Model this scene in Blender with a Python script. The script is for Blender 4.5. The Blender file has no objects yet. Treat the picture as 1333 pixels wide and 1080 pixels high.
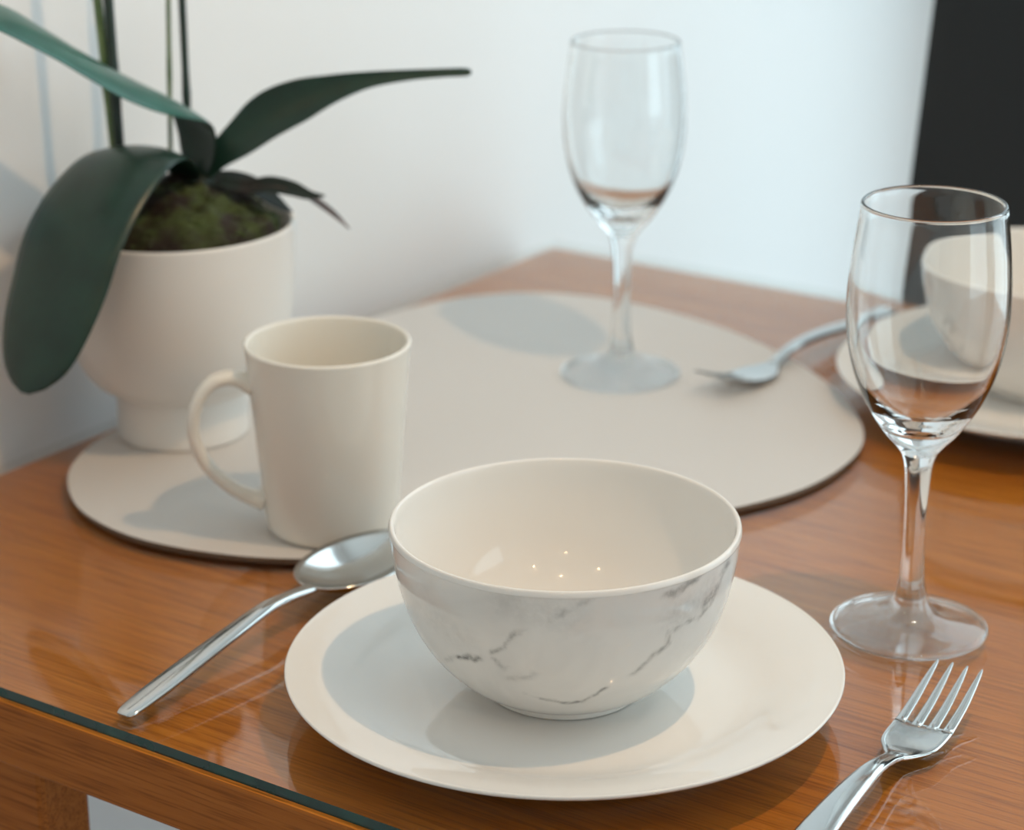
import bpy, bmesh, math, random
from mathutils import Vector, Matrix, noise
random.seed(7)
S = bpy.context.scene
COL = S.collection
ZT = 0.75            # height of the glass surface above the floor
PI = math.pi

# ------------------------------------------------------------------ helpers
def link(name, bm, mats, parent=None, loc=(0, 0, 0), smooth=True, kind=None):
    me = bpy.data.meshes.new(name)
    bmesh.ops.recalc_face_normals(bm, faces=bm.faces)
    bm.to_mesh(me); bm.free()
    if not isinstance(mats, (list, tuple)): mats = [mats]
    for m in mats: me.materials.append(m)
    if smooth:
        for p in me.polygons: p.use_smooth = True
    o = bpy.data.objects.new(name, me); COL.objects.link(o)
    o.location = loc
    if parent: o.parent = parent
    if kind: o['kind'] = kind
    return o

def thing(name, label, cat, loc=(0, 0, 0), rotz=0, group=None):
    o = bpy.data.objects.new(name, None); COL.objects.link(o)
    o.empty_display_size = 0.05
    o.location = loc; o.rotation_euler = (0, 0, rotz)
    return tag(o, label, cat, group)

def tag(o, label, cat, group=None):
    o['label'] = label; o['category'] = cat
    if group: o['group'] = group
    return o

def copy_thing(root, loc, rotz, label):
    r = root.copy(); COL.objects.link(r)
    r.location = loc; r.rotation_euler = (0, 0, rotz); r['label'] = label
    for ch in list(root.children):
        c = ch.copy(); COL.objects.link(c); c.parent = r
    return r

def catmull(pts, n=8, closed=False):
    """Catmull-Rom through tuples of any length."""
    pts = [tuple(map(float, p)) for p in pts]; N = len(pts); out = []
    segs = N if closed else N - 1
    for i in range(segs):
        if closed: p0, p1, p2, p3 = pts[i-1], pts[i], pts[(i+1) % N], pts[(i+2) % N]
        else:
            p1, p2 = pts[i], pts[i+1]
            p0 = pts[i-1] if i > 0 else tuple(2*a-b for a, b in zip(p1, p2))
            p3 = pts[i+2] if i+2 < N else tuple(2*b-a for a, b in zip(p1, p2))
        for k in range(n):
            t = k/n
            out.append(tuple(0.5*(2*b + (c-a)*t + (2*a-5*b+4*c-d)*t*t + (3*b-a-3*c+d)*t**3)
                             for a, b, c, d in zip(p0, p1, p2, p3)))
    if not closed: out.append(pts[-1])
    return out

def lathe(bm, prof, n=96, mat=None):
    """prof: list of (r, z); points with r==0 are collapsed to a pole."""
    rings = []
    for r, z in prof:
        if r < 1e-6: rings.append([bm.verts.new((0, 0, z))])
        else: rings.append([bm.verts.new((r*math.cos(2*PI*i/n), r*math.sin(2*PI*i/n), z)) for i in range(n)])
    for k, (a, b) in enumerate(zip(rings, rings[1:])):
        for i in range(n):
            j = (i+1) % n
            if len(a) == 1 and len(b) == 1: continue
            if len(a) == 1: f = bm.faces.new((a[0], b[i], b[j]))
            elif len(b) == 1: f = bm.faces.new((a[i], b[0], a[j]))
            else: f = bm.faces.new((a[i], b[i], b[j], a[j]))
            if mat: f.material_index = mat(k)
    return bm

def box(bm, lo, hi, bevel=0.0, seg=2):
    r = bmesh.ops.create_cube(bm, size=1.0)
    vs = r['verts']
    for v in vs:
        v.co = Vector([lo[i] + (v.co[i] + .5)*(hi[i]-lo[i]) for i in range(3)])
    if bevel:
        es = list({e for v in vs for e in v.link_edges})
        bmesh.ops.bevel(bm, geom=es, offset=bevel, segments=seg, affect='EDGES', profile=.5)
    return bm

def loft(bm, stations, n=16, ex=2.6, caps=True):
    """stations: (center, side, up, half width, half thickness[, sag])"""
    rings = []
    for st in stations:
        c, sd, up, hw, ht = st[:5]; sag = st[5] if len(st) > 5 else 0
        ring = []
        for i in range(n):
            a = 2*PI*i/n
            ca, sa = math.cos(a), math.sin(a)
            x = math.copysign(abs(ca)**(2/ex), ca); y = math.copysign(abs(sa)**(2/ex), sa)
            ring.append(bm.verts.new(c + sd*(hw*x) + up*(ht*y + sag*x*x)))
        rings.append(ring)
    for a, b in zip(rings, rings[1:]):
        for i in range(n):
            j = (i+1) % n
            bm.faces.new((a[i], b[i], b[j], a[j]))
    if caps:
        bm.faces.new(rings[0][::-1]); bm.faces.new(rings[-1])
    return bm

def tube(bm, pts, rad, n=10, caps=True):
    pts = [Vector(p) for p in pts]
    rs = rad if isinstance(rad, (list, tuple)) else [rad]*len(pts)
    st = []; prev = None
    for i, p in enumerate(pts):
        t = (pts[min(i+1, len(pts)-1)] - pts[max(i-1, 0)]).normalized()
        if prev is None:
            ref = Vector((0, 0, 1)) if abs(t.z) < .9 else Vector((1, 0, 0))
            sd = t.cross(ref).normalized()
        else: sd = (prev - t*prev.dot(t)).normalized()
        prev = sd
        st.append((p, sd, t.cross(sd), rs[i], rs[i]))
    return loft(bm, st, n, 2.0, caps)

# ------------------------------------------------------------------ materials
def mat(name):
    m = bpy.data.materials.new(name); m.use_nodes = True
    nt = m.node_tree; nt.nodes.clear()
    out = nt.nodes.new('ShaderNodeOutputMaterial')
    return m, nt, out

def node(nt, t, **kw):
    n = nt.nodes.new(t)
    for k, v in kw.items():
        if k.startswith('_'): setattr(n, k[1:], v)
        else: n.inputs[k.replace('__', ' ')].default_value = v
    return n

def principled(name, col, rough=.5, metal=0, spec=.5, coat=0, bump=None, mix=None, sss=0):
    """bump: (scale, strength, distance); mix: (color2, scale, lo, hi) noise-mixed second colour"""
    m, nt, out = mat(name); L = nt.links
    b = node(nt, 'ShaderNodeBsdfPrincipled')
    b.inputs['Base Color'].default_value = (*col, 1); b.inputs['Roughness'].default_value = rough
    b.inputs['Metallic'].default_value = metal; b.inputs['Specular IOR Level'].default_value = spec
    b.inputs['Coat Weight'].default_value = coat; b.inputs['Coat Roughness'].default_value = .03
    if sss:
        b.inputs['Subsurface Weight'].default_value = sss
        b.inputs['Subsurface Radius'].default_value = (.004, .003, .002)
    L.new(b.outputs[0], out.inputs[0])
    tc = node(nt, 'ShaderNodeTexCoord')
    if bump:
        nz = node(nt, 'ShaderNodeTexNoise', Scale=bump[0], Detail=3.0)
        bp = node(nt, 'ShaderNodeBump', Strength=bump[1], Distance=bump[2])
        L.new(tc.outputs['Object'], nz.inputs['Vector']); L.new(nz.outputs[0], bp.inputs['Height'])
        L.new(bp.outputs[0], b.inputs['Normal'])
    if mix:
        nz = node(nt, 'ShaderNodeTexNoise', Scale=mix[1], Detail=4.0)
        cr = node(nt, 'ShaderNodeValToRGB')
        cr.color_ramp.elements[0].position = mix[2]; cr.color_ramp.elements[0].color = (*col, 1)
        cr.color_ramp.elements[1].position = mix[3]; cr.color_ramp.elements[1].color = (*mix[0], 1)
        L.new(tc.outputs['Object'], nz.inputs['Vector']); L.new(nz.outputs[0], cr.inputs[0])
        L.new(cr.outputs[0], b.inputs['Base Color'])
    return m

def fresnel_fac(nt, ior=1.5):
    """Fresnel of a thin clear wall: the same from both sides."""
    L = nt.links
    g = node(nt, 'ShaderNodeNewGeometry')
    mx = node(nt, 'ShaderNodeMix'); mx.data_type = 'FLOAT'
    mx.inputs[2].default_value = ior; mx.inputs[3].default_value = 1/ior
    L.new(g.outputs['Backfacing'], mx.inputs[0])
    f = node(nt, 'ShaderNodeFresnel'); L.new(mx.outputs[0], f.inputs['IOR'])
    return f

def thin_glass(nt, tint=(1, 1, 1), ior=1.5):
    L = nt.links
    f = fresnel_fac(nt, ior)
    t = node(nt, 'ShaderNodeBsdfTransparent', Color=(*tint, 1))
    g = node(nt, 'ShaderNodeBsdfGlossy', Roughness=0.0)
    m = node(nt, 'ShaderNodeMixShader')
    L.new(f.outputs[0], m.inputs[0]); L.new(t.outputs[0], m.inputs[1]); L.new(g.outputs[0], m.inputs[2])
    return m

def wood_mat(name, dark, mid, light, rough=.45):
    m, nt, out = mat(name); L = nt.links
    tc = node(nt, 'ShaderNodeTexCoord')
    mp = node(nt, 'ShaderNodeMapping'); mp.inputs['Scale'].default_value = (5, 210, 210)
    L.new(tc.outputs['Object'], mp.inputs['Vector'])
    n1 = node(nt, 'ShaderNodeTexNoise', Scale=1.0, Detail=5.0, Roughness=.6, Distortion=.3)
    L.new(mp.outputs[0], n1.inputs['Vector'])
    cr = node(nt, 'ShaderNodeValToRGB')
    e = cr.color_ramp.elements
    e[0].position = .28; e[0].color = (*dark, 1); e[1].position = .72; e[1].color = (*light, 1)
    x = e.new(.5); x.color = (*mid, 1)
    L.new(n1.outputs[0], cr.inputs[0])
    mp2 = node(nt, 'ShaderNodeMapping'); mp2.inputs['Scale'].default_value = (26, 800, 800)
    L.new(tc.outputs['Object'], mp2.inputs['Vector'])
    n2 = node(nt, 'ShaderNodeTexNoise', Scale=1.0, Detail=2.0)
    L.new(mp2.outputs[0], n2.inputs['Vector'])
    cr2 = node(nt, 'ShaderNodeValToRGB')
    cr2.color_ramp.elements[0].position = .36; cr2.color_ramp.elements[0].color = (.60, .54, .50, 1)
    cr2.color_ramp.elements[1].position = .52; cr2.color_ramp.elements[1].color = (1, 1, 1, 1)
    L.new(n2.outputs[0], cr2.inputs[0])
    mx = node(nt, 'ShaderNodeMix'); mx.data_type = 'RGBA'; mx.blend_type = 'MULTIPLY'
    mx.inputs[0].default_value = .8
    L.new(cr.outputs[0], mx.inputs[6]); L.new(cr2.outputs[0], mx.inputs[7])
    b = node(nt, 'ShaderNodeBsdfPrincipled', Roughness=rough)
    b.inputs['Specular IOR Level'].default_value = .12
    L.new(mx.outputs[2], b.inputs['Base Color']); L.new(b.outputs[0], out.inputs[0])
    bp = node(nt, 'ShaderNodeBump', Strength=.15, Distance=.0005)
    L.new(n2.outputs[0], bp.inputs['Height']); L.new(bp.outputs[0], b.inputs['Normal'])
    return m

def marble_mat(name):
    """white glaze with grey veins; the vein pattern is the mesh attribute 'vein'"""
    m, nt, out = mat(name); L = nt.links
    tc = node(nt, 'ShaderNodeTexCoord')
    at = node(nt, 'ShaderNodeAttribute'); at.attribute_name = 'vein'
    nz = node(nt, 'ShaderNodeTexNoise', Scale=260.0, Detail=4.0, Roughness=.65)
    L.new(tc.outputs['Object'], nz.inputs['Vector'])
    r = node(nt, 'ShaderNodeMapRange'); r.inputs[1].default_value = .33; r.inputs[2].default_value = .62
    r.inputs[3].default_value = .35; r.inputs[4].default_value = 1.05
    L.new(nz.outputs[0], r.inputs[0])
    mu = node(nt, 'ShaderNodeMath', _operation='MULTIPLY'); mu.use_clamp = True
    L.new(at.outputs['Fac'], mu.inputs[0]); L.new(r.outputs[0], mu.inputs[1])
    cl = node(nt, 'ShaderNodeTexNoise', Scale=24.0, Detail=4.0, Distortion=.6)
    L.new(tc.outputs['Object'], cl.inputs['Vector'])
    r3 = node(nt, 'ShaderNodeMapRange'); r3.inputs[1].default_value = .48; r3.inputs[2].default_value = .75
    r3.inputs[4].default_value = .32
    L.new(cl.outputs[0], r3.inputs[0])
    mx1 = node(nt, 'ShaderNodeMix'); mx1.data_type = 'RGBA'
    mx1.inputs[6].default_value = (.78, .765, .735, 1); mx1.inputs[7].default_value = (.44, .44, .43, 1)
    L.new(r3.outputs[0], mx1.inputs[0])
    mx2 = node(nt, 'ShaderNodeMix'); mx2.data_type = 'RGBA'
    mx2.inputs[7].default_value = (.085, .085, .08, 1)
    L.new(mx1.outputs[2], mx2.inputs[6]); L.new(mu.outputs[0], mx2.inputs[0])
    b = node(nt, 'ShaderNodeBsdfPrincipled', Roughness=.04)
    L.new(mx2.outputs[2], b.inputs['Base Color']); L.new(b.outputs[0], out.inputs[0])
    return m

def wine_glass_mat():
    """solid clear glass; the flat foot is treated as a thin clear disc"""
    m, nt, out = mat('clear_wine_glass'); L = nt.links
    solid = node(nt, 'ShaderNodeBsdfGlass', Roughness=0.0, IOR=1.5, Color=(.985, .99, .99, 1))
    thin = thin_glass(nt, (.985, .99, .99), 1.5)
    tc = node(nt, 'ShaderNodeTexCoord'); sp = node(nt, 'ShaderNodeSeparateXYZ')
    L.new(tc.outputs['Object'], sp.inputs[0])
    r1 = node(nt, 'ShaderNodeMapRange', _interpolation_type='SMOOTHSTEP')
    r1.inputs[1].default_value = .004; r1.inputs[2].default_value = .022; r1.inputs[3].default_value = .28
    L.new(sp.outputs['Z'], r1.inputs[0])
    cb = node(nt, 'ShaderNodeCombineXYZ'); L.new(sp.outputs['X'], cb.inputs['X']); L.new(sp.outputs['Y'], cb.inputs['Y'])
    ln = node(nt, 'ShaderNodeVectorMath', _operation='LENGTH'); L.new(cb.outputs[0], ln.inputs[0])
    r2 = node(nt, 'ShaderNodeMapRange', _interpolation_type='SMOOTHSTEP')
    r2.inputs[1].default_value = .0325; r2.inputs[2].default_value = .0348
    L.new(ln.outputs['Value'], r2.inputs[0])
    mxm = node(nt, 'ShaderNodeMath', _operation='MAXIMUM')
    L.new(r1.outputs[0], mxm.inputs[0]); L.new(r2.outputs[0], mxm.inputs[1]); r1 = mxm
    mx = node(nt, 'ShaderNodeMixShader')
    L.new(r1.outputs[0], mx.inputs[0]); L.new(thin.outputs[0], mx.inputs[1]); L.new(solid.outputs[0], mx.inputs[2])
    L.new(mx.outputs[0], out.inputs[0])
    return m

def simple_thin(name, tint=(1, 1, 1), ior=1.5):
    m, nt, out = mat(name)
    nt.links.new(thin_glass(nt, tint, ior).outputs[0], out.inputs[0]); return m

def clear_only(name, tint=(1, 1, 1)):
    m, nt, out = mat(name)
    t = node(nt, 'ShaderNodeBsdfTransparent', Color=(*tint, 1)); nt.links.new(t.outputs[0], out.inputs[0]); return m

def leaf_mat(name, top, under, rough=.32):
    m, nt, out = mat(name); L = nt.links
    g = node(nt, 'ShaderNodeNewGeometry'); tc = node(nt, 'ShaderNodeTexCoord')
    nz = node(nt, 'ShaderNodeTexNoise', Scale=60.0, Detail=3.0)
    L.new(tc.outputs['Object'], nz.inputs['Vector'])
    cr = node(nt, 'ShaderNodeValToRGB')
    cr.color_ramp.elements[0].position = .3; cr.color_ramp.elements[0].color = (*[c*.8 for c in top], 1)
    cr.color_ramp.elements[1].position = .7; cr.color_ramp.elements[1].color = (*[c*1.2 for c in top], 1)
    L.new(nz.outputs[0], cr.inputs[0])
    b = node(nt, 'ShaderNodeBsdfPrincipled', Roughness=rough)
    b.inputs['Specular IOR Level'].default_value = .45
    L.new(cr.outputs[0], b.inputs['Base Color']); L.new(b.outputs[0], out.inputs[0])
    return m

M = {}
M['wall'] = principled('white_wall_paint', (.80, .80, .80), .65, bump=(60, .05, .002))
M['ceiling'] = principled('ceiling_paint', (.82, .81, .79), .8)
M['floor'] = principled('pale_floor_tile', (.78, .79, .80), .35, mix=((.72, .73, .74), 6, .35, .7))
M['frame'] = principled('white_window_frame', (.8, .8, .8), .35)
M['pane'] = simple_thin('window_pane')
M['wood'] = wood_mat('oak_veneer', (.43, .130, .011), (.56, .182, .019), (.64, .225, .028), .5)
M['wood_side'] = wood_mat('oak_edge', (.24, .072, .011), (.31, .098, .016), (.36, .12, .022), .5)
M['gtop'] = simple_thin('glass_sheet_face', (.98, .99, .98), 1.52)
M['gbot'] = simple_thin('glass_sheet_underside', (.98, .99, .98), 1.52)
M['gedge'] = principled('green_glass_edge', (.002, .030, .026), .12, spec=.5, mix=((.008, .07, .055), 45, .5, .8))
M['mat'] = principled('grey_beige_leatherette', (.63, .60, .57), .55, spec=.35, bump=(900, .08, .0004))
M['matedge'] = principled('mat_backing', (.13, .085, .055), .7)
M['white'] = principled('white_porcelain', (.80, .785, .755), .035, spec=.5)
M['cream'] = principled('cream_glazed_stoneware', (.80, .77, .70), .05, spec=.5)
M['potglaze'] = principled('matte_white_pot_glaze', (.78, .75, .71), .28, spec=.45)
M['marble'] = marble_mat('marbled_glaze')
M['steel'] = principled('polished_steel', (.60, .60, .59), .11, metal=1)
M['glass'] = wine_glass_mat()
M['leather'] = principled('black_leather', (.007, .0078, .0078), .45, spec=.35, bump=(220, .25, .0008))
M['chairleg'] = principled('dark_stained_wood', (.03, .02, .014), .4)
M['leaf'] = leaf_mat('orchid_leaf', (.008, .030, .019), None, .34)
M['leaf_lit'] = leaf_mat('orchid_leaf_lit', (.013, .095, .068), None, .28)  # teal sheen of light on the upper side, put into the base colour
M['stem'] = principled('green_flower_stem', (.16, .23, .09), .4, mix=((.06, .12, .04), 40, .4, .65))
M['stake'] = principled('dark_green_stake', (.012, .028, .018), .4)
M['moss'] = principled('moss_green', (.045, .060, .012), .9, mix=((.018, .009, .004), 55, .42, .58))
M['strand'] = principled('moss_strands', (.10, .15, .032), .85, mix=((.025, .015, .006), 40, .44, .58))
M['bract'] = principled('dried_leaf', (.006, .012, .007), .55, spec=.25, mix=((.022, .010, .006), 30, .45, .6))
M['bract_brown'] = principled('brown_dried_leaf', (.09, .035, .018), .5, mix=((.03, .015, .01), 50, .4, .6))
M['bract_tan'] = principled('tan_dried_stem', (.30, .22, .10), .6)

# ------------------------------------------------------------------ camera
EYE = Vector((0.89740, -1.36779, 0.45812 + ZT))
FW = Vector((-0.53016106, 0.77647133, -0.34061932)).normalized()
RT = Vector((0.82611817, 0.56349544, -0.0012848)).normalized()
UP = RT.cross(FW).normalized()
FPX = 3051.304
cd = bpy.data.cameras.new('camera'); cam = bpy.data.objects.new('camera', cd); COL.objects.link(cam)
mw = Matrix.Identity(4)
for i in range(3):
    mw[i][0] = RT[i]; mw[i][1] = UP[i]; mw[i][2] = -FW[i]; mw[i][3] = EYE[i]
cam.matrix_world = mw
cd.sensor_width = 36; cd.sensor_fit = 'HORIZONTAL'; cd.lens = FPX*36/1333
cd.clip_start = .02
cd.dof.use_dof = True; cd.dof.aperture_fstop = 8.0; cd.dof.aperture_blades = 0
cd.dof.focus_distance = (Vector((.42, -.66, ZT+.05)) - EYE).dot(FW)
S.camera = cam

def ray(u, v):
    """direction of the photograph's sight line through pixel (u, v), used to measure where things stand"""
    return FW + RT*((u-666.5)/FPX) - UP*((v-540)/FPX)

# ------------------------------------------------------------------ the room
X0, X1, Y0, Y1, H = -.022, 2.9, -3.9, .72, 2.45
def struct(name, bm, m, parent=None, smooth=False):
    o = link(name, bm, m, parent, smooth=smooth)
    if parent is None: o['kind'] = 'structure'
    return o
T = .12
struct('floor', box(bmesh.new(), (X0-T, Y0-T, -.1), (X1+T, Y1+T, 0)), M['floor'])
struct('ceiling', box(bmesh.new(), (X0-T, Y0-T, H), (X1+T, Y1+T, H+.1)), M['ceiling'])
struct('wall_left', box(bmesh.new(), (X0-T, Y0-T, 0), (X0, Y1+T, H)), M['wall'])
# right wall; its unseen glazed opening is added for more cool daylight
DY0, DY1, DZ0, DZ1 = -.9, .5, .04, 2.2
bm = bmesh.new()
box(bm, (X1, Y0-T, 0), (X1+T, DY0, H)); box(bm, (X1, DY1, 0), (X1+T, Y1+T, H))
box(bm, (X1, DY0, 0), (X1+T, DY1, DZ0)); box(bm, (X1, DY0, DZ1), (X1+T, DY1, H))
struct('wall_right', bm, M['wall'])
bm = bmesh.new(); f = .06
xa, xb = X1+.04, X1+.09; ym = (DY0+DY1)/2
box(bm, (xa, DY0, DZ0), (xb, DY0+f, DZ1)); box(bm, (xa, DY1-f, DZ0), (xb, DY1, DZ1))
box(bm, (xa, DY0+f, DZ0), (xb, DY1-f, DZ0+f)); box(bm, (xa, DY0+f, DZ1-f), (xb, DY1-f, DZ1))
dr = struct('added_window', bm, M['frame'])
link('pane', box(bmesh.new(), (xa+.02, DY0+f, DZ0+f), (xa+.026, DY1-f, DZ1-f)), M['pane'], dr, smooth=False)
struct('wall_front', box(bmesh.new(), (X0, Y0-T, 0), (X1, Y0, H)), M['wall'])
# back wall with the window opening
WX0, WX1, WZ0, WZ1 = .16, 2.3, .06, ZT+1.45
bm = bmesh.new()
box(bm, (X0, Y1, 0), (X1, Y1+T, WZ0)); box(bm, (X0, Y1, WZ1), (X1, Y1+T, H))
box(bm, (X0, Y1, WZ0), (WX0, Y1+T, WZ1)); box(bm, (WX1, Y1, WZ0), (X1, Y1+T, WZ1))
struct('wall_back', bm, M['wall'])
bm = bmesh.new(); f = .035
yA, yB = Y1+.05, Y1+.10
box(bm, (WX0, yA, WZ0), (WX0+f, yB, WZ1)); box(bm, (WX1-f, yA, WZ0), (WX1, yB, WZ1))
box(bm, (WX0+f, yA, WZ0), (WX1-f, yB, WZ0+f)); box(bm, (WX0+f, yA, WZ1-f), (WX1-f, yB, WZ1))
box(bm, (1.15, yA, WZ0+f), (1.20, yB, WZ1-f))
win = struct('window_1', bm, M['frame'])
link('pane', box(bmesh.new(), (WX0+f, yA+.02, WZ0+f), (WX1-f, yA+.024, WZ1-f)), M['pane'], win, smooth=False)
# ------------------------------------------------------------------ table
TX1, TY0 = 1.42, -.735
tb = thing('dining_table', 'orange oak dining table standing against the white wall', 'table', (0, 0, 0))
G = .005; WT = ZT - G - .0003; WB = ZT - .0365
bm = bmesh.new(); box(bm, (-.001, TY0-.0025, WB), (TX1, .0, WT), .0015, 2)
bm.normal_update()
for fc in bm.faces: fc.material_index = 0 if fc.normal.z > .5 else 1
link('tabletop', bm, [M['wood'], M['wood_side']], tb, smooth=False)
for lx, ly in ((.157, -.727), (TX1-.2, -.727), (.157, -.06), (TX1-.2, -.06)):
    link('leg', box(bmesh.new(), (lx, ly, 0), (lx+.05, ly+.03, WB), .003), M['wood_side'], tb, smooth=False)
# the glass sheet
bm = bmesh.new(); box(bm, (0, TY0, ZT-G), (TX1-.003, -.001, ZT))
bm.normal_update()
for fc in bm.faces:
    fc.material_index = 0 if fc.normal.z > .5 else (1 if fc.normal.z < -.5 or fc.normal.y > .5 or fc.normal.x < -.5 else 2)
gl = link('glass_table_top', bm, [M['gtop'], M['gbot'], M['gedge']], smooth=False)
tag(gl, 'clear glass sheet with green edge lying on the wooden table', 'glass top')

# ------------------------------------------------------------------ placemat
outline = catmull([(.062, -.556), (.098, -.577), (.147, -.583), (.206, -.566), (.262, -.524), (.318, -.456), (.362, -.383), (.381, -.328), (.377, -.266),
                   (.348, -.215), (.300, -.170), (.238, -.133), (.180, -.114), (.122, -.108), (.072, -.121), (.034, -.158), (.014, -.215), (.008, -.30), (.009, -.40), (.018, -.475), (.034, -.523)], 10, True)
bm = bmesh.new(); MT = .003
lo = [bm.verts.new((x, y, ZT+.0002)) for x, y in outline]
hi = [bm.verts.new((x, y, ZT+MT)) for x, y in outline]
bm.faces.new(lo[::-1]); ft = bm.faces.new(hi)
for i in range(len(lo)):
    j = (i+1) % len(lo); q = bm.faces.new((lo[i], lo[j], hi[j], hi[i])); q.material_index = 1
pm = link('placemat', bm, [M['mat'], M['matedge']], smooth=False)
tag(pm, 'pale grey oval placemat lying under the mug and the far wine glass', 'placemat')

# ------------------------------------------------------------------ plates
def plate_bm():
    top = [(0, .0085), (.03, .0085), (.06, .0086), (.074, .0091), (.084, .0112), (.094, .0146), (.106, .0180), (.1165, .0204)]
    rim = [(.1181, .0208), (.1186, .0200), (.1181, .0190)]
    und = [(.106, .0150), (.094, .0112), (.084, .0072), (.077, .0040), (.0745, .0015), (.073, .0002), (.0705, .0002), (.069, .0020), (.06, .0030), (.03, .0030), (0, .0030)]
    return lathe(bmesh.new(), catmull(top, 5)[:-1] + catmull([top[-1]] + rim, 4)[:-1] + catmull([rim[-1]] + und, 4), 128)
PC = (.40698, -.61053)
p1 = link('dinner_plate', plate_bm(), M['white'], loc=(*PC, ZT))
tag(p1, 'white dinner plate at the table front under the near marbled bowl', 'plate', 'white dinner plates')
P2 = (.426, -.132)
p2 = p1.copy(); COL.objects.link(p2); p2.location = (*P2, ZT)
p2['label'] = 'white dinner plate by the black chair, partly behind the near wine glass'

# ------------------------------------------------------------------ bowls
def make_bowl():
    t = thing('bowl', 'near white bowl with grey marbled outside on the front dinner plate', 'bowl', (*PC, ZT+.0087), 0, 'marbled bowls')
    h = .0762
    outer = [(.0335, .004), (.040, .0062), (.0485, .0125), (.0575, .0225), (.0645, .0345), (.0692, .048), (.0720, .062), (.0733, .0735)]
    rim = [(.0736, h-.0022), (.0731, h-.0004), (.0722, h), (.0713, h-.0006), (.0709, h-.0022)]
    inner = [(.0700, .062), (.0670, .047), (.0620, .034), (.0545, .0225), (.045, .0142), (.033, .0090), (.018, .0072), (0, .0068)]
    a = catmull(outer, 14); b = catmull([outer[-1]] + rim, 4); c = catmull([rim[-1]] + inner, 6)
    na = len(a) - 1 + 4
    prof = [(0, .004), (.02, .004)] + a[:-1] + b[:-1] + c
    o = link('body', lathe(bmesh.new(), prof, 320, lambda k: 0 if k < na else 1), [M['marble'], M['white']], t)
    # grey veins: polylines on the outside of the wall: (points, strength, width)
    org = Vector((*PC, ZT+.0087))
    def rad(z):
        for (r0, z0), (r1, z1) in zip(a, a[1:]):
            if z0 <= z <= z1: return r0 + (r1-r0)*(z-z0)/max(z1-z0, 1e-9)
        return a[-1][0] if z > a[-1][1] else a[0][0]
    def on_bowl(u, v):
        d = ray(u, v); k = .9
        while k < 1.6:
            p = EYE + d*k - org
            if 0 < p.z < h and math.hypot(p.x, p.y) < rad(p.z): return p
            k += .0004
        return None
    VEINS = [([(598, 857), (611, 853), (618, 858), (624, 855)], .95, .0016), ([(583, 861), (607, 853)], .4, .0012), ([(641, 851), (656, 840), (675, 825), (690, 812)], .55, .0011),
             ([(645, 859), (660, 870)], .4, .0011), ([(663, 884), (680, 880), (694, 876)], .25, .0016),
             ([(688, 903), (709, 909), (724, 911), (742, 914), (756, 912), (776, 904), (791, 896)], .75, .0010),
             ([(825, 877), (840, 864), (855, 851), (866, 840), (872, 821), (893, 810), (911, 799), (926, 784), (930, 769)], .6, .0014),
             ([(866, 778), (878, 772), (896, 759), (922, 741)], .6, .0017), ([(917, 787), (930, 772), (939, 746), (948, 731)], .65, .0024),
             ([(720, 806), (742, 791), (765, 780)], .4, .0022), ([(738, 800), (700, 790), (660, 782)], .16, .009), ([(560, 800), (600, 830)], .12, .008), ([(880, 800), (925, 770)], .2, .008)]
    lines = []
    for pts, st_, w in VEINS:
        q = [on_bowl(u, v) for u, v in pts]; q = [x for x in q if x]
        if len(q) > 1: lines.append((q, st_, w))
    rnd = random.Random(3)
    for k in range(20):                                            # the side turned away
        an = rnd.uniform(.15, 3.3); z = rnd.uniform(.012, .068); q = []
        for i in range(rnd.randint(3, 8)):
            q.append(Vector((rad(z)*math.cos(an), rad(z)*math.sin(an), z)))
            an += rnd.uniform(-.02, .11); z = min(.074, max(.01, z + rnd.uniform(-.007, .009)))
        lines.append((q, rnd.uniform(.3, .8), rnd.uniform(.001, .002)))
    at = o.data.attributes.new('vein', 'FLOAT', 'POINT')
    vals = [0.0]*len(o.data.vertices)
    for i, vx in enumerate(o.data.vertices):
        p = vx.co
        if p.z > h-.001 or math.hypot(p.x, p.y) < rad(p.z)-.0012: continue
        p = p + noise.noise_vector(p*130)*.0022 + noise.noise_vector(p*420)*.0008
        best = 0
        for q, s_, w in lines:
            for A, B in zip(q, q[1:]):
                ab = B-A; tt = max(0, min(1, (p-A).dot(ab)/ab.length_squared)); dd = (A + ab*tt - p).length
                if dd < 3*w: best = max(best, s_*math.exp(-(dd/w)**2)*(1 - .35*abs(2*tt-1)*0))
        vals[i] = best
    at.data.foreach_set('value', vals)
    foot = catmull([(.0300, .0042), (.0300, .0012), (.0308, .0002), (.0325, .0001), (.0334, .0010), (.0337, .0030), (.0345, .0050)], 4)
    link('foot_ring', lathe(bmesh.new(), foot, 96), M['white'], t)
    return t
bw = make_bowl()
copy_thing(bw, (*P2, ZT+.0087), 2.1, 'far marbled bowl on the plate by the black chair, behind the near wine glass')

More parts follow.
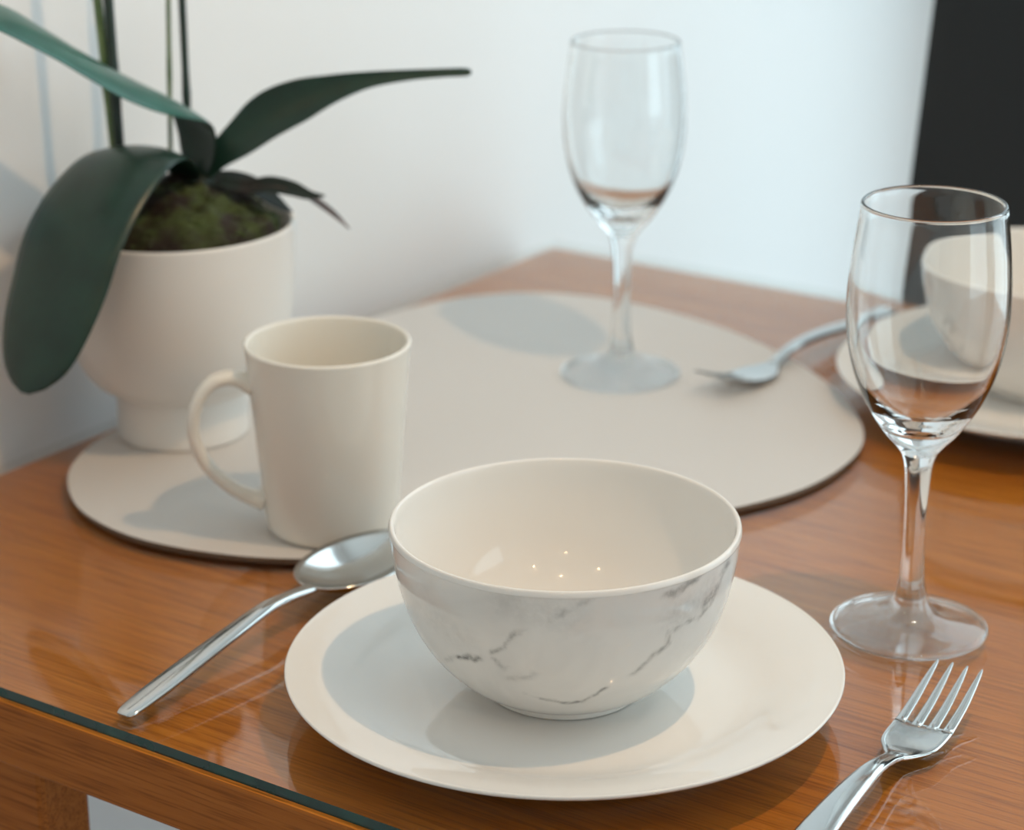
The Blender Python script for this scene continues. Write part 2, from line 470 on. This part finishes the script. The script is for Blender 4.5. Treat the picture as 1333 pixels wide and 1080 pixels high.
# ------------------------------------------------------------------ mug
RTH = Vector((RT.x, RT.y, 0)).normalized()
mug = thing('mug', 'tall cream coffee mug standing on the grey placemat', 'mug', (.2066, -.5165, ZT+MT+.0002))
mh = .098
outer = [(.0290, .0), (.0318, .0012), (.0332, .0045), (.0340, .012), (.0362, .040), (.0385, .068), (.0404, .089), (.0411, .0955)]
rim = [(.0413, mh-.0010), (.0407, mh), (.0398, mh+.0001), (.0389, mh-.0006), (.0385, mh-.0025)]
inner = [(.0375, .085), (.0352, .060), (.0328, .030), (.0312, .014), (.0285, .0075), (.022, .0062), (0, .006)]
prof = [(0, .0015), (.026, .0015), (.0275, .0)] + catmull(outer, 6)[:-1] + catmull([outer[-1]] + rim, 4)[:-1] + catmull([rim[-1]] + inner, 6)
link('body', lathe(bmesh.new(), prof, 96), M['cream'], mug)
hd = (-RTH*.985 + Vector((RTH.y, -RTH.x, 0))*.17).normalized()      # handle points to the left
hs = Vector((-hd.y, hd.x, 0))
hp = catmull([(.0375, .0775), (.0465, .0815), (.0570, .0795), (.0650, .0690), (.0672, .0545), (.0625, .0390), (.0520, .0265), (.0420, .0195), (.0345, .0165)], 6)
st = []
for i, (r, z) in enumerate(hp):
    a, b = hp[max(i-1, 0)], hp[min(i+1, len(hp)-1)]
    tn = (hd*(b[0]-a[0]) + Vector((0, 0, b[1]-a[1]))).normalized()
    e = abs(i/(len(hp)-1) - .5)*2
    st.append((hd*r + Vector((0, 0, z)), hs, tn.cross(hs).normalized(), .0058 + .0022*e**6, .0033 + .0018*e**6))
link('handle', loft(bmesh.new(), st, 20, 2.5), M['cream'], mug)

# ------------------------------------------------------------------ wine glasses
def make_glass():
    t = thing('wine_glass', 'clear empty wine glass in front, standing on bare table beside the fork', 'wine glass', (.49656, -.45868, ZT+.0002), 0, 'clear wine glasses')
    foot = [(0, .0), (.015, .0), (.030, .0), (.0345, .0001), (.0357, .0008), (.0359, .0016), (.0352, .0026), (.032, .0034), (.025, .0046), (.018, .0062), (.0125, .0088), (.0092, .0125), (.0074, .0170)]
    stem = [foot[-1], (.0060, .0240), (.0052, .034), (.0048, .046), (.0050, .060), (.0055, .072), (.0063, .0805), (.0080, .0862)]
    outer = [stem[-1], (.0122, .0915), (.0172, .0972), (.0247, .109), (.0298, .120), (.0330, .131), (.0349, .142), (.0356, .1535), (.0354, .1645), (.0345, .176), (.0331, .187), (.0318, .1965)]
    rim = [(.0316, .1992), (.0312, .2004), (.0305, .2008), (.0299, .2002), (.0299, .1988)]
    inner = [(.0305, .1965), (.0318, .187), (.0333, .176), (.0342, .1645), (.0343, .1535), (.0334, .142), (.0313, .131), (.0276, .120), (.0222, .1110), (.0155, .1040), (.0090, .1000), (.004, .0988), (0, .0985)]
    F, St = catmull(foot, 5), catmull(stem, 6)
    B = catmull(outer, 6)[:-1] + catmull([outer[-1]] + rim, 5)[:-1] + catmull([rim[-1]] + inner, 6)
    link('foot', lathe(bmesh.new(), F, 112), M['glass'], t)
    link('stem', lathe(bmesh.new(), St, 112), M['glass'], t)
    link('bowl', lathe(bmesh.new(), B, 112), M['glass'], t)
    return t
def fix_open_normals(t):
    """foot, stem and bowl are open shells of one closed surface: make every normal face out of the glass."""
    for o in t.children:
        me = o.data; bm = bmesh.new(); bm.from_mesh(me)
        flip = []
        for fc in bm.faces:
            c = fc.calc_center_median(); r = Vector((c.x, c.y, 0))
            flip.append(fc)
        # test one outside face of each shell
        if o.name.startswith('foot'): fc = min(bm.faces, key=lambda q: q.calc_center_median().z); good = fc.normal.z < 0
        else:
            fc = max(bm.faces, key=lambda q: Vector(q.calc_center_median().xy).length); c = fc.calc_center_median(); good = fc.normal.dot(Vector((c.x, c.y, 0))) > 0
        if not good: bmesh.ops.reverse_faces(bm, faces=bm.faces)
        bm.to_mesh(me); bm.free()
wg = make_glass(); fix_open_normals(wg)
copy_thing(wg, (.20283, -.23526, ZT+MT+.0002), .4, 'clear empty wine glass at the back, standing on the grey placemat')

# ------------------------------------------------------------------ cutlery
def path_loft(pts, hw_ht, n=16, ex=2.8, sag=None):
    st = []
    P = [Vector((0, y, z)) for y, z in pts]
    for i, p in enumerate(P):
        t = (P[min(i+1, len(P)-1)] - P[max(i-1, 0)]).normalized()
        sd = Vector((1, 0, 0)); up = sd.cross(t)
        w, h = hw_ht[i]
        st.append((p, sd, up, w, h) + ((sag[i],) if sag else ()))
    return st

def make_fork():
    # local: +y towards the tine tips, origin under the low point of the head
    t = thing('dinner_fork', 'steel fork at the front right, beside the front dinner plate', 'fork', (0, 0, 0), 0, 'steel forks')
    H_ = catmull([(-.134, .0022, .0080, .0011), (-.130, .0026, .0092, .0013), (-.110, .0050, .0082, .0014), (-.085, .0078, .0071, .0015), (-.058, .0094, .0058, .0017), (-.036, .0088, .0044, .0018), (-.022, .0062, .0036, .0018), (-.012, .0036, .0042, .0015)], 6)
    link('handle', loft(bmesh.new(), path_loft([q[:2] for q in H_], [q[2:] for q in H_]), 18, 3.2), M['steel'], t)
    bm = bmesh.new()
    Q = catmull([(-.014, .0040, .0038, .0014, .0), (-.008, .0026, .0072, .0011, .0004), (-.001, .0018, .0112, .0009, .0010), (.006, .0017, .0126, .0008, .0013), (.015, .0023, .0129, .0008, .0012), (.0195, .0029, .0127, .0008, .0010)], 5)
    loft(bm, path_loft([q[:2] for q in Q], [q[2:4] for q in Q], sag=[q[4] for q in Q]), 24, 3.4)
    for k in range(4):
        xc = (-.0104, -.00347, .00347, .0104)[k]; tip = xc*.96
        zz = .0009 if k in (0, 3) else .0002
        Tn = catmull([(xc, .0175, .0027+zz, .0026, .0009), (xc, .022, .0034+zz, .0023, .0009), (xc, .034, .0066+zz, .0020, .0009), (xc*.98, .046, .0112+zz*.6, .0015, .0009), (tip, .0545, .0148, .0008, .0007), (tip, .0572, .0160, .0003, .0003)], 5)
        st = []
        for i, q in enumerate(Tn):
            a, b = Tn[max(i-1, 0)], Tn[min(i+1, len(Tn)-1)]
            tn = Vector((b[0]-a[0], b[1]-a[1], b[2]-a[2])).normalized()
            sd = (Vector((1, 0, 0)) - tn*tn.x).normalized()
            st.append((Vector(q[:3]), sd, sd.cross(tn), q[3], q[4]))
        loft(bm, st, 12, 2.8)
    link('head', bm, M['steel'], t)
    return t
fk = make_fork()
fk.location = (.5475, -.5685, ZT+.0002); fk.rotation_euler = (0, 0, .05)
fk2 = copy_thing(fk, (.2735, -.190, ZT+MT+.0004), PI - .08, 'steel fork at the back, its tines on the grey placemat')

sp = thing('tablespoon', 'large steel tablespoon lying between the mug and the front plate', 'spoon', (.2570, -.562, ZT+.0002), .03)
H_ = catmull([(-.1665, .0022, .0030, .0010), (-.1655, .0024, .0040, .0013), (-.160, .0032, .0054, .0016), (-.140, .0058, .0063, .0018), (-.115, .0090, .0059, .0020), (-.090, .0120, .0050, .0021), (-.068, .0142, .0042, .0022), (-.052, .0132, .0035, .0022), (-.043, .0122, .0036, .0020), (-.035, .0116, .0044, .0015)], 6)
link('handle', loft(bmesh.new(), path_loft([q[:2] for q in H_], [q[2:] for q in H_]), 20, 2.6), M['steel'], sp)
def spoon_bowl():
    bm = bmesh.new(); NA, NR = 64, 14
    def pt(r, a, off):
        y = .0045 + .0415*r*math.sin(a); k = r*math.sin(a)
        w = .0238*(1 - .10*k - .03*k*k)
        x = w*r*math.cos(a)
        z = .0007 + .0108*(r**2.3) + .0006*(-k)*r*r
        return Vector((x, y, z + off))
    surf = []
    for off in (0, .0011):
        c = bm.verts.new(pt(0, 0, off)); rings = []
        for i in range(1, NR+1):
            rings.append([bm.verts.new(pt(i/NR, 2*PI*j/NA, off)) for j in range(NA)])
        for j in range(NA):
            bm.faces.new((c, rings[0][j], rings[0][(j+1) % NA]))
        for a, b in zip(rings, rings[1:]):
            for j in range(NA):
                bm.faces.new((a[j], b[j], b[(j+1) % NA], a[(j+1) % NA]))
        surf.append(rings[-1])
    for j in range(NA):
        bm.faces.new((surf[0][j], surf[0][(j+1) % NA], surf[1][(j+1) % NA], surf[1][j]))
    return bm
link('bowl', spoon_bowl(), M['steel'], sp)

# ------------------------------------------------------------------ potted orchid
PX, PY = .0512, -.4540
PZ = ZT + MT + .0002
orc = thing('potted_orchid', 'potted orchid plant with dark green leaves in a white footed pot by the wall', 'plant', (PX, PY, PZ))
outer = [(.0345, .0), (.0362, .0010), (.0364, .006), (.0362, .018), (.0372, .0265), (.0420, .0290), (.0500, .0355), (.0565, .0465), (.0608, .060), (.0636, .078), (.0652, .097), (.0662, .1165)]
rim = [(.0664, .1200), (.0660, .1212), (.0648, .1216), (.0634, .1208), (.0630, .1190)]
inner = [(.0620, .105), (.0600, .085), (.0, .082)]
prof = [(0, .002), (.03, .002), (.032, .0)] + catmull(outer, 6)[:-1] + catmull([outer[-1]] + rim, 4)[:-1] + [rim[-1]] + inner
link('pot', lathe(bmesh.new(), prof, 112), M['potglaze'], orc)
# moss mound
def moss_h(x, y):
    r = math.hypot(x, y)/.061
    h = .1165 + .026*max(0, 1-r**2.4) - (.006 if r > .93 else 0)
    return h + .005*noise.noise(Vector((x*60, y*60, 1.3))) + .0035*noise.noise(Vector((x*150, y*150, 4.3)))
bm = bmesh.new(); NA, NR = 96, 36
rings = []; c = bm.verts.new((0, 0, moss_h(0, 0)))
for i in range(1, NR+1):
    r = .0618*i/NR
    rings.append([bm.verts.new((r*math.cos(2*PI*j/NA), r*math.sin(2*PI*j/NA), moss_h(r*math.cos(2*PI*j/NA), r*math.sin(2*PI*j/NA)))) for j in range(NA)])
for j in range(NA): bm.faces.new((c, rings[0][j], rings[0][(j+1) % NA]))
for a, b in zip(rings, rings[1:]):
    for j in range(NA): bm.faces.new((a[j], b[j], b[(j+1) % NA], a[(j+1) % NA]))
base = [bm.verts.new((.0615*math.cos(2*PI*j/NA), .0615*math.sin(2*PI*j/NA), .086)) for j in range(NA)]
for j in range(NA): bm.faces.new((rings[-1][j], base[j], base[(j+1) % NA], rings[-1][(j+1) % NA]))
moss = link('moss', bm, M['moss'], orc)
bm = bmesh.new()
for i in range(2600):
    a = random.uniform(0, 2*PI); r = .060*math.sqrt(random.random())
    x, y = r*math.cos(a), r*math.sin(a); z = moss_h(x, y) - .001
    d = Vector((random.gauss(0, 1), random.gauss(0, 1), random.uniform(-.1, 1.0))).normalized()
    ln = random.uniform(.003, .0075); w = random.uniform(.0003, .0007)
    sd = d.cross(Vector((random.gauss(0, 1), random.gauss(0, 1), random.gauss(0, 1)))).normalized()
    p = Vector((x, y, z)); cv = Vector((random.gauss(0, .4), random.gauss(0, .4), -.5))
    prev = None
    for k in range(4):
        t = k/3
        q = p + (d*t + cv*(t*t*.7))*ln
        ww = w*(1-.8*t)
        cur = (bm.verts.new(q - sd*ww), bm.verts.new(q + sd*ww))
        if prev: bm.faces.new((prev[0], prev[1], cur[1], cur[0]))
        prev = cur
mf = link('moss_strands', bm, M['strand'], orc); mf['kind'] = 'stuff'

CR = Vector((.060, -.448, 0))
def onplane(u, v, dirv, P0=None):
    """the point of the photograph's sight line (u, v) on the vertical plane through the crown along dirv"""
    P0 = P0 or CR
    n = Vector((-dirv[1], dirv[0], 0)); d = ray(u, v)
    return EYE + d*((P0 - Vector((EYE.x, EYE.y, 0))).dot(n)/d.dot(n))
ORG = Vector((PX, PY, PZ))

def leaf(name, cpts, material, thick=.0012, vee=.12, nw=12, label=None, top=None):
    """cpts: (x, y, z, halfwidth, roll in degrees) world-space; roll turns the blade about its midrib"""
    C = catmull(cpts, 10); bm = bmesh.new(); rows = {1: [], -1: []}
    for i, q in enumerate(C):
        p = Vector(q[:3]) - ORG
        a, b = C[max(i-1, 0)], C[min(i+1, len(C)-1)]
        t = (Vector(b[:3]) - Vector(a[:3])).normalized()
        yield_dir = leaf.side
        sd = (yield_dir - t*yield_dir.dot(t)).normalized()
        sd = Matrix.Rotation(math.radians(q[4]), 3, t) @ sd
        nn = sd.cross(t).normalized()
        hw = max(q[3], .0004)
        for s in (1, -1):
            row = []
            for k in range(nw+1):
                x = 2*k/nw - 1
                th = thick*(1-.75*x*x)*(.4+.6*min(1, hw/.012))
                row.append(bm.verts.new(p + sd*(hw*x) + nn*(vee*hw*(x*x) - .5*vee*hw + s*th*.5)))
            rows[s].append(row)
    for s in (1, -1):
        R = rows[s]
        for a, b in zip(R, R[1:]):
            for k in range(nw): bm.faces.new((a[k], a[k+1], b[k+1], b[k])).material_index = 1 if (top and s < 0) else 0
    A, B = rows[1], rows[-1]
    for a, b, a2, b2 in zip(A, B, A[1:], B[1:]):
        bm.faces.new((a[0], b[0], b2[0], a2[0])); bm.faces.new((a[-1], b[-1], b2[-1], a2[-1]))
    for r in (0, -1):
        for k in range(nw): bm.faces.new((A[r][k], A[r][k+1], B[r][k+1], B[r][k]))
    o = link(name, bm, [material, top] if top else material, orc)
    if label: o['label'] = label
    return o

def lp(pts, dirv, P0=None):
    out = []
    for u, v, hw, roll in pts:
        p = onplane(u, v, dirv, P0); out.append((p.x, p.y, p.z, hw, roll))
    return out
# arching leaf that leaves the picture on the left
dA = Vector((-.16, -.987, 0)); leaf.side = Vector((.987, -.16, 0))
leaf('leaf', lp([(258, 232, .008, 0), (259, 205, .014, 0), (258, 175, .0165, 0), (249, 150, .018, -4), (228, 136, .017, -16), (190, 123, .0140, -29), (150, 105, .0135, -33), (108, 81, .0135, -33), (62, 53, .0145, -32), (15, 28, .0160, -30), (-35, 16, .012, -20), (-70, 20, .003, -10)], dA), M['leaf'], top=M['leaf_lit'], label='long arching leaf with a lit sheen painted on its upper side')
# big drooping leaf in front of the pot
dB = Vector((.04, -1, 0)); leaf.side = Vector((1, .04, 0))
leaf('leaf', lp([(246, 232, .008, 0), (228, 211, .016, 0), (200, 196, .0225, 0), (163, 206, .0285, 0), (122, 252, .0315, 0), (91, 310, .0325, 0), (73, 370, .0315, 0), (56, 425, .0285, 0), (44, 470, .0225, 0), (36, 498, .0130, 0), (32, 512, .0030, 0)], dB), M['leaf'], vee=.16, label='broad dark leaf drooping over the pot')
# upright leaf reaching to the right
dC = Vector((.80, .60, 0)); leaf.side = Vector((.56, -.826, 0))
leaf('leaf', lp([(262, 228, .006, 55), (284, 204, .0075, 62), (316, 178, .0105, 66), (350, 150, .0125, 70), (390, 131, .0115, 70), (435, 115, .0075, 70), (480, 104, .0045, 70), (530, 98, .0030, 70), (575, 95, .0024, 70), (606, 94, .0022, 70), (614, 94, .0008, 70)], dC), M['leaf'], vee=.25, label='slender leaf reaching up to the right')
# small dark and dried leaves on the right
leaf.side = Vector((.56, -.826, 0))
leaf('small_leaf', lp([(248, 240, .005, 20), (290, 233, .0075, 20), (325, 240, .0080, 20), (352, 257, .0066, 20), (372, 271, .003, 20), (381, 276, .0006, 20)], dC), M['bract'])
leaf('small_leaf', lp([(285, 236, .004, 30), (320, 243, .0050, 30), (350, 240, .006, 30), (380, 246, .0056, 30), (402, 254, .0035, 30), (423, 255, .0006, 30)], Vector((.93, .37, 0))), M['bract'])
leaf('dried_leaf', lp([(330, 240, .003, 10), (362, 239, .0048, 10), (390, 248, .0045, 10), (412, 262, .0045, 10), (436, 280, .0036, 10), (455, 298, .0006, 10)], Vector((.9, .43, 0))), M['bract_brown'], label='brown withered leaf tip')
leaf('dried_leaf', lp([(240, 240, .002, 10), (212, 249, .0024, 10), (190, 258, .0028, 10), (172, 268, .0022, 10)], Vector((-.5, -.86, 0))), M['bract_tan'], label='tan dried leaf stalk')
# dark sheath at the foot of the leaves
def sheath(u0, v0, u1, v1, r0, r1):
    a, b = onplane(u0, v0, RTH) - ORG, onplane(u1, v1, RTH) - ORG
    return tube(bmesh.new(), [a.lerp(b, t/5) for t in range(6)], [r0 + (r1-r0)*t/5 for t in range(6)], 14)
link('crown', sheath(254, 268, 256, 226, .013, .0085), M['bract'], orc)
link('crown', sheath(236, 262, 224, 226, .011, .0065), M['bract'], orc)
# flower stems tied beside dark stakes
def upright(name, bot, top, rb, rt, m, P0, label=None):
    a = onplane(*bot, RTH, P0); b = onplane(*top, RTH, P0)
    foot = a - (b-a)*((a.z - (PZ+.112))/(b.z-a.z)); head = b + (b-a)*.9
    pts = [foot.lerp(head, i/14) - ORG for i in range(15)]
    rr = [(rb + (rt-rb)*i/14)*(1.0 + (.22 if i in (6, 11) else 0)) for i in range(15)]
    o = link(name, tube(bmesh.new(), pts, rr, 14), m, orc)
    if label: o['label'] = label
Pa = Vector((.024, -.474, 0)); Pb = Vector((.040, -.440, 0))
upright('flower_stem', (148, 185), (127, 0), .0026, .0024, M['stem'], Pa, 'thick green flower stem')
upright('stake', (155, 185), (141, 0), .0027, .0027, M['stake'], Pa + Vector((.0012, -.0016, 0)), 'dark support stake')
upright('flower_stem', (222, 200), (219, 0), .0012, .0013, M['stem'], Pb, 'thin green flower stem')
upright('stake', (243, 130), (237, 0), .0019, .0021, M['stake'], Pb + Vector((.001, -.0015, 0)), 'dark support stake')

# ------------------------------------------------------------------ chair
ch = thing('dining_chair', 'black leather dining chair pushed in at the far side of the table', 'chair', (.484, .03, 0))
def rounded_panel(w, h, t, rc, seg=10):
    bm = bmesh.new(); pts = []
    for cx, cz, a0 in ((w/2-rc, h-rc, 0), (-w/2+rc, h-rc, 90), (-w/2+.006, .006, 180), (w/2-.006, .006, 270)):
        rr = rc if cz > .01 else .006
        for k in range(seg+1):
            a = math.radians(a0 + 90*k/seg); pts.append((cx + rr*math.cos(a), cz + rr*math.sin(a)))
    f = [bm.verts.new((x, -t/2, z)) for x, z in pts]; b = [bm.verts.new((x, t/2, z)) for x, z in pts]
    bm.faces.new(f); bm.faces.new(b[::-1])
    for i in range(len(pts)):
        j = (i+1) % len(pts); bm.faces.new((f[i], b[i], b[j], f[j]))
    es = [e for e in bm.edges if len({round(v.co.y, 5) for v in e.verts}) == 1]
    bmesh.ops.bevel(bm, geom=es, offset=.012, segments=4, affect='EDGES', profile=.5)
    return bm
SEAT = .47
bk = link('backrest', rounded_panel(.452, ZT+.232-SEAT+.06, .05, .04), M['leather'], ch)
tilt = math.radians(10)
bk.rotation_euler = (-tilt, 0, 0)
bk.location = (0, -.003 - math.tan(tilt)*(ZT-SEAT+.06)+.026, SEAT-.06)
link('seat', box(bmesh.new(), (-.225, -.43, SEAT-.08), (.225, -.045, SEAT), .02, 4), M['leather'], ch)
for sx in (-1, 1):
    for fy in (-.40, -.02):
        bm = bmesh.new(); z1 = SEAT-.075
        st = [(Vector((sx*.19, fy + (.06 if fy > -.1 else 0)*(1-k/6)**2, z1*k/6)), Vector((1, 0, 0)), Vector((0, 1, 0)), .015+.005*k/6, .015+.005*k/6) for k in range(7)]
        link('leg', loft(bm, st, 12, 5), M['chairleg'], ch)

# ------------------------------------------------------------------ light
w = bpy.data.worlds.new('sky'); S.world = w; w.use_nodes = True
bg = w.node_tree.nodes['Background']; bg.inputs[0].default_value = (.80, 1.0, 1.08, 1); bg.inputs[1].default_value = 2.6
def portal(w_, h_, loc, rot):
    pd = bpy.data.lights.new('window_portal', 'AREA'); pd.shape = 'RECTANGLE'; pd.size = w_; pd.size_y = h_
    pd.cycles.is_portal = True
    po = bpy.data.objects.new('window_portal', pd); COL.objects.link(po); po.location = loc; po.rotation_euler = rot
portal(WX1-WX0, WZ1-WZ0, ((WX0+WX1)/2, Y1+T+.01, (WZ0+WZ1)/2), (-PI/2, 0, 0))
portal(DZ1-DZ0, DY1-DY0, (X1+T+.01, (DY0+DY1)/2, (DZ0+DZ1)/2), (0, PI/2, 0))  # daylight through the added side opening
def lamp(loc, e, col=(1, .64, .34), r=.03, kind='POINT'):
    l = bpy.data.lights.new('ceiling_lamp', kind); l.energy = e; l.color = col; l.shadow_soft_size = r
    if kind == 'SPOT': l.spot_size = math.radians(124); l.spot_blend = .3        # the pendant's shade
    o = bpy.data.objects.new('ceiling_lamp', l); COL.objects.link(o); o.location = loc
lamp((.70, -.48, ZT+.95), 12.5, r=.014, kind='SPOT')        # pendant over the table, above the picture
lamp((2.2, -1.6, 2.38), 2.6, r=.03)
lamp((1.25, -1.75, 2.38), 2.6, r=.03)
lamp((.45, -2.6, 2.38), 2.6, r=.03)
lamp((1.9, -3.0, 2.38), 2.6, r=.03)

S.view_settings.view_transform = 'Standard'; S.view_settings.look = 'None'
S.view_settings.gamma = 1; S.view_settings.use_curve_mapping = False
S.view_settings.exposure = 0.0
c = S.cycles
c.max_bounces = 14; c.transparent_max_bounces = 24; c.transmission_bounces = 12; c.glossy_bounces = 6; c.diffuse_bounces = 5
c.sample_clamp_indirect = 6; c.caustics_reflective = False; c.caustics_refractive = True; c.blur_glossy = 0
c.use_denoising = True
